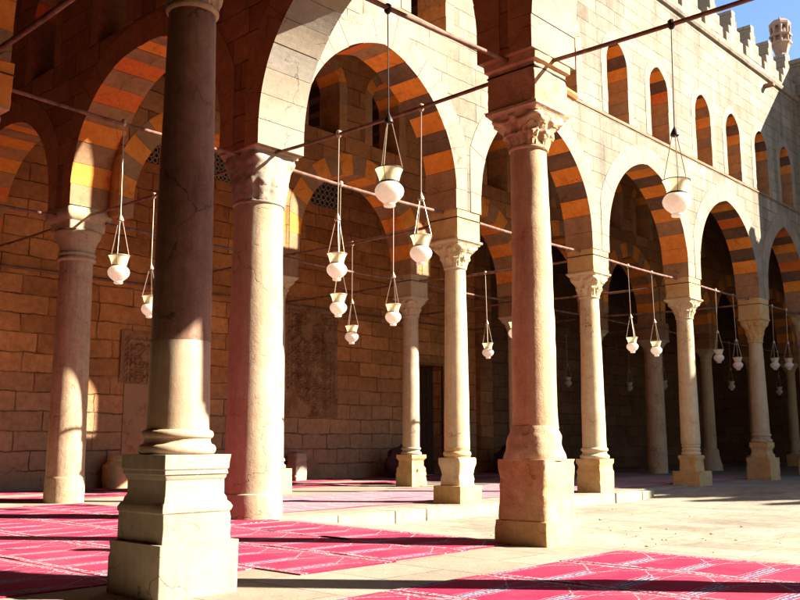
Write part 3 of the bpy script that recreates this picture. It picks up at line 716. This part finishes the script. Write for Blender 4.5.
# ------------------------------------------------------------------ walls and roofs
XB = -9.5
bw = empty('back_wall', (XB, -17, 0), 'rough brown block wall with carved panels closing the covered aisle', 'wall')
m = MB()
d0, d1 = 14.2 + 17, 15.4 + 17
m.box(-.7, 0, 0, d0, -.3, 12.1); m.box(-.7, 0, d1, 34.5, -.3, 12.1); m.box(-.7, 0, d0, d1, 3.55, 12.1)
m.build('wall', M['back'], bw)
m = MB(); m.box(-.7, .004, 34.5, 58, -.3, 12.1); m.build('wall', M['shade_dark'], bw)  # far stretch of the wall, darkened in colour to stand for shade
m = MB(); m.box(-.3, .2, 34.2, 34.9, -.3, 9.3); m.build('added_pilaster', M['inner'], bw)  # added pier strip, covers the edge of the shade-darkened stone
m = MB(); m.box(-.5, -.42, d0, d1, 0, 3.55)
for k in range(3):
    for q in range(4): m.box(-.42, -.39, d0 + .08 + k * .38, d0 + .36 + k * .38, .15 + q * .85, .85 + q * .85)
dr = m.build('door', M['door'], bw)
m = MB(); m.box(-.05, .06, d0 - .2, d0, 0, 3.75); m.box(-.05, .06, d1, d1 + .2, 0, 3.75); m.box(-.05, .07, d0, d1, 3.55, 3.75); m.build('door_frame', M['inner'], bw)
# carved panel: a blind niche of weathered arabesque relief
def carved(name, y0, y1, z0, z1, mat, depth=.05, seed=0, res=.03):
    ny, nz = int((y1 - y0) / res), int((z1 - z0) / res); v = []; f = []
    for i in range(nz + 1):
        for j in range(ny + 1):
            y = y0 + (y1 - y0) * j / ny; z = z0 + (z1 - z0) * i / nz
            u, w = (y - y0) / (y1 - y0), (z - z0) / (z1 - z0)
            e = min(u * (y1 - y0), (1 - u) * (y1 - y0), (1 - w) * (z1 - z0))
            h = .03
            h += depth * .5 * (1 if e < .12 else 0) + depth * .35 * (1 if .2 < e < .26 else 0)
            pu, pz = (y - y0) / .34, (z - z0) / .34
            lu, lz = pu - math.floor(pu) - .5, pz - math.floor(pz) - .5
            rr_ = math.hypot(lu, lz); an = math.atan2(lz, lu)
            g = math.cos(rr_ * 26 - 1.2 * math.cos(8 * an)) * (1 if rr_ < .46 else .3)
            if e > .26: h += depth * .5 * max(-.7, min(1, g * 1.6)) + (depth * .4 if abs(lu) > .45 else 0)
            else: h += depth * .4 * math.sin(y * 48) * math.sin(z * 48) * (1 if .12 < e < .2 else .15)
            wear = noise.noise(Vector((y * 1.3 + seed, z * 1.3, 3))) + .5 * noise.noise(Vector((y * 4 + seed, z * 4, 3)))
            if wear > .12: h = .02 + (h - .02) * max(0, 1 - (wear - .12) * 6)
            h += noise.noise(Vector((y * 16, z * 16, seed))) * .01
            v.append((max(.004, h), y + 17, z))
    n = ny + 1
    for i in range(nz):
        for j in range(ny): f.append((i * n + j, i * n + j + 1, (i + 1) * n + j + 1, (i + 1) * n + j))
    # sides back into the wall
    ring = [j for j in range(n)] + [i * n + ny for i in range(1, nz + 1)] + [nz * n + j for j in range(ny - 1, -1, -1)] + [i * n for i in range(nz - 1, 0, -1)]
    b0 = len(v)
    for q in ring: v.append((-.02, v[q][1], v[q][2]))
    k = len(ring)
    for q in range(k): f.append((ring[(q + 1) % k], ring[q], b0 + q, b0 + (q + 1) % k))
    return mesh(name, v, f, mat, bw)
carved('carved_panel', 8.5, 10.55, 1.75, 4.95, M['carved'], .07, 2, .02)
carved('carved_panel', 3.45, 4.5, 2.45, 3.7, M['carved'], .06, 9)
m = MB(); m.box(-.02, .025, 17 + 3.6, 17 + 4.9, .05, 2.44); m.build('plaster_patch', M['plasterp'], bw)
def grille(y0, y1, z0, z1):
    m = MB(); m.box(-.02, .012, y0 + 17, y1 + 17, z0, z1); g = m.build('window_grille_shade_backing', M['grille_shade'], bw)
    m = MB(); nh = 6; s = (y1 - y0) / nh
    for r_ in range(int((z1 - z0) / (s * .87))):
        for c in range(nh):
            cy = y0 + s * (c + (.5 if r_ % 2 else .25)); cz = z0 + s * .5 + r_ * s * .87
            pts = []; k = 8
            for i in range(k):
                a = 2 * pi * i / k
                for rr, x in ((s * .52, .03), (s * .34, .03)): pts.append((x, 17 + cy + rr * math.cos(a), cz + rr * math.sin(a)))
            m.add(pts, [(2 * i, 2 * ((i + 1) % k), 2 * ((i + 1) % k) + 1, 2 * i + 1) for i in range(k)])
    m.build('stucco_lattice', M['grille'], g)
for (y0, y1) in ((3.35, 4.3), (5.9, 6.7), (9.45, 10.6), (13.2, 14.2)): grille(y0, y1, 8.0, 8.9)
o = rod(bw, (XB + .06, -16, 4.78), (XB + .06, 30, 4.98), .03, 0.)
o.name = 'cable'

def wall_box(name, x0, x1, y0, y1, z0, z1, mat, label):
    t = empty(name, (x0, y0, z0), label, 'wall'); m = MB(); m.box(0, x1 - x0, 0, y1 - y0, 0, z1 - z0); m.build('masonry', mat, t); return t
wall_box('hall_wall', XB - .7, 29, -17.7, -17, -.3, 12.1, M['back'], 'stone wall closing the prayer hall behind the viewer')
wall_box('side_wall', 28.1, 28.8, -17, .4, -.3, 12.1, M['back'], 'stone wall closing the far side of the prayer hall')
wall_box('end_wall', XB, 28.8, 36.5, 37.2, -.3, 11.5, M['shade_dark'], 'stone wall coloured dark for shade at the far end of the covered aisle')
def roof(name, x0, x1, y0, y1, z, label, along):
    t = empty(name, (x0, y0, z), label, 'roof'); m = MB(); m.box(0, x1 - x0, 0, y1 - y0, .24, .5); m.build('roof_slab', M['roof'], t)
    m = MB()
    if along == 'x':
        k = int((y1 - y0) / .7)
        for i in range(k): m.box(0, x1 - x0, .2 + i * .7, .36 + i * .7, 0, .238)
    else:
        k = int((x1 - x0) / .7)
        for i in range(k): m.box(.2 + i * .7, .36 + i * .7, 0, y1 - y0, 0, .238)
    m.build('ceiling_beam', M['roof'], t)
roof('timber_ceiling', -5.08, -.36, .38, 36.5, 11.5, 'timber roof of the covered aisle behind the sunlit facade', 'x')
roof('timber_ceiling', XB, -5.1, .45, 36.5, 9.35, 'lower dark timber roof over the aisle next to the back wall', 'x')
roof('timber_ceiling', XB, 28.1, -17, -.36, 11.5, 'timber roof over the prayer hall', 'y')
roof('timber_ceiling', -.3, 28.1, 22.6, 36.5, 10.2, 'timber roof behind the end arcade of the court', 'y')

# corner pinnacle
t = empty('stone_pinnacle', (-.2, 22.35, 12.0), 'carved octagonal stone pinnacle rising above the far corner battlements', 'pinnacle')
m = MB()
def octa(r): return [(r * math.cos(2 * pi * (j + .5) / 8), r * math.sin(2 * pi * (j + .5) / 8)) for j in range(8)]
m.lathe([(.24, 0), (.24, 1.9), (.2, 2.0)], sec=octa); m.lathe([(.2, 2.0), (.24, 2.15), (.3, 2.3), (.36, 2.36), (.36, 2.42)], sec=octa)
m.build('stem', M['pinn'], t)
m = MB(); m.lathe([(.2, 2.4), (.2, 2.95)], sec=octa)
for j in range(8):
    a = 2 * pi * (j + .5) / 8; m.lathe([(.05, 2.42), (.042, 2.5), (.042, 2.84), (.06, 2.92), (.06, 2.98)], 8, c=(.29 * math.cos(a), .29 * math.sin(a)))
m.build('lantern', M['pinn'], t)
m = MB(); m.lathe([(.24, 2.6), (.36, 2.62), (.38, 2.68), (.3, 2.72)], sec=octa)
m.lathe([(.32, 2.98), (.35, 3.03), (.35, 3.1), (.33, 3.14), (.26, 3.2), (.1, 3.26), (.02, 3.27)], sec=octa); m.lathe([(.02, 3.26), (.03, 3.32), (.006, 3.42)], 8)
m.build('crown', M['pinn'], t)

# ------------------------------------------------------------------ floors
def sheet(name, xs, ys, h, mat):
    v = [(x, y, h(x, y)) for y in ys for x in xs]; n = len(xs)
    f = [(j * n + i, j * n + i + 1, (j + 1) * n + i + 1, (j + 1) * n + i) for j in range(len(ys) - 1) for i in range(n - 1)]
    return struct(mesh(name, v, f, mat, smooth=60))
def lin(a, b, s): k = max(1, int(round((b - a) / s))); return [a + (b - a) * i / k for i in range(k + 1)]
sheet('ground', lin(-400, 400, 40), lin(-400, 400, 40), lambda x, y: -.45, M['sand'])
def hc(x, y):
    t = min(1, max(0, (y - 9.5) / 3.5)); t = t * t * (3 - 2 * t)
    return -.2 + t * .185 + noise.noise(Vector((x * .5, y * .5, 0))) * .012 + noise.noise(Vector((x * 1.9, y * 1.9, 4))) * .008
sheet('court_floor', lin(-.1, 28, .3), lin(.1, 22, .3), hc, M['court'])
m = MB(); m.box(XB, 28.1, -17, .28, -.4, 0); hall_f = struct(m.build('hall_floor', M['pave']))
# platform under the covered aisle, with its worn kerb
m = MB(); m.box(XB, .5 - .42, .284, 36.5, -.4, -.002); struct(m.build('aisle_floor', M['pave']))
m = MB(); y = .29; rr = random.Random(3)
while y < 10.5:
    l = rr.uniform(.7, 1.5); y2 = min(y + l, 10.55)
    m.box(.085, .5 + rr.uniform(-.02, .02), y, y2 - .004, -.35, rr.uniform(-.006, .003)); y = y2
k = m.build('kerb', M['lime']); bm = bmesh.new(); bm.from_mesh(k.data); bmesh.ops.bevel(bm, geom=list(bm.edges), offset=.008, segments=2, affect='EDGES'); bm.to_mesh(k.data); bm.free(); struct(k)
m = MB(); m.box(.084, 28, 22, 36.5, -.4, -.006); struct(m.build('end_floor', M['pave']))

# ------------------------------------------------------------------ carpets
def carpet(x0, x1, y0, y1, along, label, mat='carpet', rz=0., z=0., seed=0, group='prayer carpets laid in rows'):
    t_ = .009
    step = .12
    LX, LY = x1 - x0, y1 - y0
    nx, ny = int(LX / step), int(LY / step)
    v = []; uvs = []; f = []
    def hh(x, y):
        w = noise.noise(Vector((x * .7 + seed, y * .7, 1))) * .5 + noise.noise(Vector((x * 2.2 + seed, y * .9, 5))) * .5
        return t_ + max(0, w) ** 1.6 * .06
    for j in range(ny + 1):
        for i in range(nx + 1):
            x, y = LX * i / nx, LY * j / ny
            ex = noise.noise(Vector((x * .9 + seed, y * .9, 9))) * .018
            v.append((x + ex, y + ex, hh(x, y))); uvs.append((x, y) if along == 'x' else (y, LX - x))
    n = nx + 1
    f = [(j * n + i, j * n + i + 1, (j + 1) * n + i + 1, (j + 1) * n + i) for j in range(ny) for i in range(nx)]
    ring = [i for i in range(n)] + [j * n + nx for j in range(1, ny + 1)] + [ny * n + i for i in range(nx - 1, -1, -1)] + [j * n for j in range(ny - 1, 0, -1)]
    b0 = len(v)
    for q in ring: v.append((v[q][0], v[q][1], .0)); uvs.append(uvs[q])
    k = len(ring)
    for q in range(k): f.append((ring[(q + 1) % k], ring[q], b0 + q, b0 + (q + 1) % k))
    o = mesh('carpet', v, f, M[mat], smooth=50)
    uv = o.data.uv_layers.new(name='UVMap')
    for lp in o.data.loops: uv.data[lp.index].uv = uvs[lp.vertex_index]
    o.location = (x0, y0, z + .001); o.rotation_euler = (0, 0, rz)
    tag(o, label, 'carpet', group); return o
carpet(.75, 4.55, -1.0, .06, 'x', 'crimson prayer carpet lying between the rose corner column and the red pedestal', seed=1, rz=-.07)
carpet(-4.5, 4.6, -2.083, -1.01, 'x', 'long crimson carpet row ending beside the shadow of the red pedestal', seed=2)
carpet(-4.6, 4.66, -3.16, -2.09, 'x', 'long crimson carpet row passing just behind the pale moulded pedestal', seed=3)
carpet(-4.55, 4.1, -4.24, -3.17, 'x', 'long crimson carpet row reaching the pale moulded pedestal from the back wall side', seed=4, rz=.0)
carpet(-4.6, 4.0, -5.32, -4.25, 'x', 'crimson carpet row lying in the shade in front of the pale moulded pedestal', seed=5)
carpet(-4.6, .65, -1.0, .02, 'x', 'crimson carpet row lying between the rose corner column and the pink granite column', seed=6)
carpet(5.68, 13.5, -1.12, -.06, 'x', 'crimson carpet row along the court edge beyond the red pedestal', seed=7)
carpet(5.72, 13.5, -2.187, -1.125, 'x', 'crimson carpet row second from the court edge beyond the red pedestal', seed=8)
carpet(5.7, 13.5, -3.255, -2.193, 'x', 'crimson carpet row nearest the viewer beyond the red pedestal', seed=9)
carpet(5.7, 13.5, -4.325, -3.262, 'x', 'crimson carpet row in the hall under the nearest arch', seed=15)
carpet(-1.5, -.44, .9, 19, 'y', 'pale pink carpet row just behind the plinths of the sunlit facade', 'carpet_far', seed=10)
carpet(-2.57, -1.507, .9, 19, 'y', 'pale pink carpet row second behind the plinths of the sunlit facade', 'carpet_far', seed=11)
carpet(-3.64, -2.577, .9, 19, 'y', 'pale pink carpet row running along the inner columns', 'carpet_far', seed=12)
carpet(-7.2, -6.14, -6, 24, 'y', 'dim carpet row in the aisle before the back wall', 'carpet', seed=13)
carpet(-9.3, -8.24, -6, 24, 'y', 'dark carpet row against the foot of the back wall', 'carpet', seed=14)

# ------------------------------------------------------------------ things by the back wall
t = empty('stone_stump', (-9.1, 8.72, 0), 'short pale broken stone post standing at the foot of the back wall', 'stone')
m = MB(); m.lathe(dense([(.19, 0), (.2, .45), (.18, .52), (.2, .56), (.19, .74), (.1, .8)], .04), sec=sq_sec(.03), wob=.02, seed=5); m.build('post', M['lime'], t, 40)
t = empty('stone_drum', (-9.15, 3.3, 0), 'round pale stone drum with a smaller cap beside the pink granite column', 'stone')
m = MB(); m.lathe(dense([(.29, 0), (.32, .25), (.31, .5), (.2, .62)], .04), 40, wob=.012, seed=8); m.build('drum', M['ochre'], t, 40)
m = MB(); m.lathe(dense([(.2, .6), (.22, .66), (.17, .74), (.1, .77)], .03), 32, wob=.01, seed=3); m.build('cap_stone', M['ochre'], t, 40)
def bundle(name, x, y, sx, sy, sz, mat, label, seed):
    m = MB(); v = []; f = []; nu, nv = 40, 22
    for i in range(nv + 1):
        th = pi * i / nv
        for j in range(nu):
            ph = 2 * pi * j / nu
            d = Vector((math.sin(th) * math.cos(ph), math.sin(th) * math.sin(ph), math.cos(th)))
            k = 1 + .3 * noise.noise(d * 1.6 + Vector((seed, 0, 0))) + .16 * noise.noise(d * 4 + Vector((0, seed, 0))) + .07 * abs(noise.noise(d * 9))
            v.append((d.x * sx * k, d.y * sy * k, max(0, (d.z + .75) * sz * k * .6)))
    for i in range(nv):
        for j in range(nu): f.append((i * nu + j, (i + 1) * nu + j, (i + 1) * nu + (j + 1) % nu, i * nu + (j + 1) % nu))
    o = mesh(name, v, f, mat, smooth=70); o.location = (x, y, 0); return tag(o, label, 'bundle')
bundle('cloth_bundle', -8.55, 12.4, .42, .62, .8, M['cloth'], 'heap of dark maroon cloth beside the slim rose column', 1)
bundle('cloth_bundle', -8.3, 17.6, .5, .7, .85, M['cloth2'], 'heap of dark plum cloth past the doorway behind the honey marble column', 6)

m = MB(); rg = random.Random(12)
for k in range(40):
    x, y = rg.uniform(1.2, 6.5), rg.uniform(.9, 8.5)
    if k < 20: x, y = rg.gauss(4.2, .5), rg.gauss(3.6, .7)
    z = hc(x, y) + .004; q = rg.uniform(.008, .022) * (1.5 if k % 9 == 0 else 1)
    pts = []
    for zz, f_ in ((-.4, .8), (.3, 1.), (.8, .55)):
        for a in range(6):
            t_ = 2 * pi * a / 6 + rg.uniform(-.3, .3); pts.append((x + q * f_ * math.cos(t_) * rg.uniform(.7, 1.3), y + q * f_ * math.sin(t_) * rg.uniform(.7, 1.3), z + q * zz * .8))
    m.add(pts, [(i * 6 + a, i * 6 + (a + 1) % 6, i * 6 + 6 + (a + 1) % 6, i * 6 + 6 + a) for i in range(2) for a in range(6)] + [tuple(range(12, 18))])
g_ = struct(m.build('gravel', M['ochre']), 'stuff'); g_['label'] = 'scattered stone crumbs on the court paving'
# ------------------------------------------------------------------ hanging lamps
LM = {}
def lamp_meshes():
    m = MB(); n = 28
    m.lathe([(.086, .224), (.088, .235), (.096, .27), (.108, .31), (.124, .345), (.13, .352), (.125, .354), (.103, .312), (.09, .27), (.08, .235), (.075, .226)], n, cap=False)
    LM['cup'] = m
    m = MB(); m.lathe([(.0, .0), (.05, .002), (.056, .014), (.05, .032), (.066, .046), (.1, .074), (.126, .11), (.134, .142), (.131, .165), (.119, .19), (.1, .21), (.088, .221), (.08, .224)], n, cap=False)
    LM['bowl'] = m
    m = MB(); m.lathe([(.086, .219), (.092, .222), (.092, .233), (.087, .237)], n, cap=False)
    m.lathe([(.129, .349), (.134, .351), (.134, .356), (.128, .358)], n, cap=False)
    for k in range(3):
        a = 2 * pi * k / 3 + .5; m.tube((.09 * math.cos(a), .09 * math.sin(a), .225), (.128 * math.cos(a), .131 * math.sin(a), .35), .0028, 5)
    LM['band'] = m
    m = MB()
    for k in range(3):
        a = 2 * pi * k / 3 + .5; m.tube((.128 * math.cos(a), .128 * math.sin(a), .352), (.03 * math.cos(a), .026 * math.sin(a), .8), .0042, 5)
    LM['chain'] = m
    m = MB(); m.lathe([(.03, .79), (.042, .8), (.04, .82), (.026, .85), (.012, .875), (.008, .89)], 16); LM['canopy'] = m
lamp_meshes()
proto = {}
def lamp(x, y, ztop, label, zb=3.06, tw=0., dark=False, sw=0.):
    t = empty('hanging_lamp', (x, y, zb), label, 'lamp', 'glass lamps hung from the tie rods', tw)
    tilt = random.Random(label); t.rotation_euler = (tilt.uniform(-.02, .02), tilt.uniform(-.02, .02), tw)
    for k, mk in (('cup', 'cup'), ('bowl', 'bowl'), ('band', 'iron' if dark else 'wire'), ('chain', 'wire'), ('canopy', 'iron' if dark else 'wire')):
        key = k + mk
        if key not in proto:
            proto[key] = LM[k].build(k, M[mk], t, 40)
        else:
            o = proto[key].copy(); COL.objects.link(o); o.parent = t; o.name = k
    m = MB(); m.tube((0, 0, .87), (sw, sw, ztop - zb), .0065, 6)
    m.lathe([(.02, ztop - zb - .05), (.036, ztop - zb - .025), (.036, ztop - zb + .03), (.02, ztop - zb + .045)], 10, c=(sw, sw))
    m.build('hanger', M['iron' if dark else 'wire'], t)
lamp(4.63, -2.13, 5.04, 'large glass lamp with dark canopy hung between the marble and red granite columns', 3.12, .4, True)
lamp(1.68, 0, 5.05, 'glass lamp hung nearer the rose corner column on the rod to the red granite column', 3.08, 1.)
lamp(3.13, 0, 5.05, 'glass lamp hung nearer the red granite column on the rod from the rose corner column', 3.09, 2.2)
lamp(0, 1.62, 5.05, 'glass lamp hung on the facade rod close to the rose corner column', 2.93, .3)
lamp(0, 2.86, 5.04, 'glass lamp hung on the facade rod close to the honey marble column', 2.91, 1.5)
lamp(-2.55, 4.4, 4.93, 'small glass lamp on the crosswise rod behind the corner column', 2.92, .2)
lamp(.04, -2.16, 5.04, 'glass lamp with slack wires hung beside the pink granite column', 2.96, .9, False, .0)
lamp(-2.71, 0, 5.04, 'glass lamp half hidden behind the dark red marble column', 3.01, 1.9)
lamp(-2.57, 8.8, 4.93, 'small glass lamp hung before the dark wall next to the red granite column', 2.93, .7)
lamp(0, 6.27, 5.05, 'glass lamp hung on the facade rod grazing the edge of the red granite column', 2.94, .1)
lamp(0, 10.83, 5.05, 'glass lamp nearer the second facade column in the second arch bay', 3.03, .9)
lamp(0, 11.98, 5.05, 'glass lamp nearer the third facade column in the second arch bay', 3.03, 1.2)
lamp(0, 15.46, 5.05, 'glass lamp nearer the third facade column in the shaded third arch bay', 3.09, 1.8)
lamp(0, 16.69, 5.05, 'glass lamp nearer the fourth facade column in the shaded third arch bay', 2.97, .5)
lamp(0, 19.37, 5.05, 'glass lamp nearer the fourth facade column in the last arch bay', 3.13, .3)
lamp(0, 20.5, 5.05, 'glass lamp nearest the far corner in the last arch bay', 3.2, 1.1)
lamp(6.37, 0, 5.05, 'large glass lamp with dark canopy hung against the sunlit facade beyond the red granite column', 3.12, 2.7, True)
lamp(-8.0, 25.26, 4.95, 'dim tiny lamp deep in the aisle just after the second facade column', 3.06, .2)
lamp(-6.5, 25.26, 4.95, 'dim tiny lamp deep in the aisle just before the third facade column', 3.06, .6)
lamp(-4.76, 27.5, 4.95, 'dim tiny lamp deep in the aisle just before the fourth facade column', 3.06, .8)
lamp(-4.76, 32.5, 4.95, 'dim tiny lamp deep in the aisle beyond the fourth facade column', 3.06, .8)
lamp(-8.2, 21.06, 4.95, 'dim tiny lamp deep in the aisle beside the red granite column', 3.06, .1)

# ------------------------------------------------------------------ light, sky, camera
sd = Vector((SUN_XY[0] * math.cos(math.radians(SUN_EL)), SUN_XY[1] * math.cos(math.radians(SUN_EL)), math.sin(math.radians(SUN_EL)))).normalized()
ld = bpy.data.lights.new('sun', 'SUN'); ld.energy = SUN_W; ld.angle = math.radians(.5); ld.color = (1, .945, .83)
lo = bpy.data.objects.new('sun', ld); COL.objects.link(lo); lo.location = (20, 20, 30); lo.rotation_euler = (-sd).to_track_quat('-Z', 'Y').to_euler()
w = bpy.data.worlds.new('World'); scene.world = w; w.use_nodes = True; nt = w.node_tree
sky = nt.nodes.new('ShaderNodeTexSky'); sky.sky_type = 'NISHITA'; sky.sun_disc = False; sky.sun_elevation = math.radians(SUN_EL); sky.sun_rotation = math.atan2(SUN_XY[0], SUN_XY[1])
sky.dust_density = 0.; sky.air_density = 1.0; sky.ozone_density = 3.
bg = nt.nodes['Background']; bg.inputs['Strength'].default_value = SKY_W; nt.links.new(sky.outputs[0], bg.inputs['Color'])

cd = bpy.data.cameras.new('camera'); cam = bpy.data.objects.new('camera', cd); COL.objects.link(cam); scene.camera = cam
yaw, pitch, roll = 2.316, .156, -.0018
F = Vector((math.cos(yaw) * math.cos(pitch), math.sin(yaw) * math.cos(pitch), math.sin(pitch)))
r_ = Vector((math.sin(yaw), -math.cos(yaw), 0)); u_ = r_.cross(F)
Rr = r_ * math.cos(roll) + u_ * math.sin(roll); Uu = -r_ * math.sin(roll) + u_ * math.cos(roll)
from mathutils import Matrix
mat = Matrix((Rr, Uu, -F)).transposed().to_4x4(); mat.translation = (10.1587, -7.9845, 1.0)
cam.matrix_world = mat
cd.sensor_width = 36; cd.lens = 913.9 / 800 * 36; cd.clip_end = 2000; cd.clip_start = .05

vs = scene.view_settings; vs.view_transform = 'Standard'; vs.look = 'None'; vs.exposure = EXPOSURE; vs.gamma = 1; vs.use_curve_mapping = False
scene.render.engine = 'CYCLES'
cy = scene.cycles; cy.max_bounces = 10; cy.diffuse_bounces = 7; cy.glossy_bounces = 3; cy.transmission_bounces = 3; cy.use_denoising = True; cy.sample_clamp_indirect = 8
cy.caustics_reflective = False; cy.caustics_refractive = False
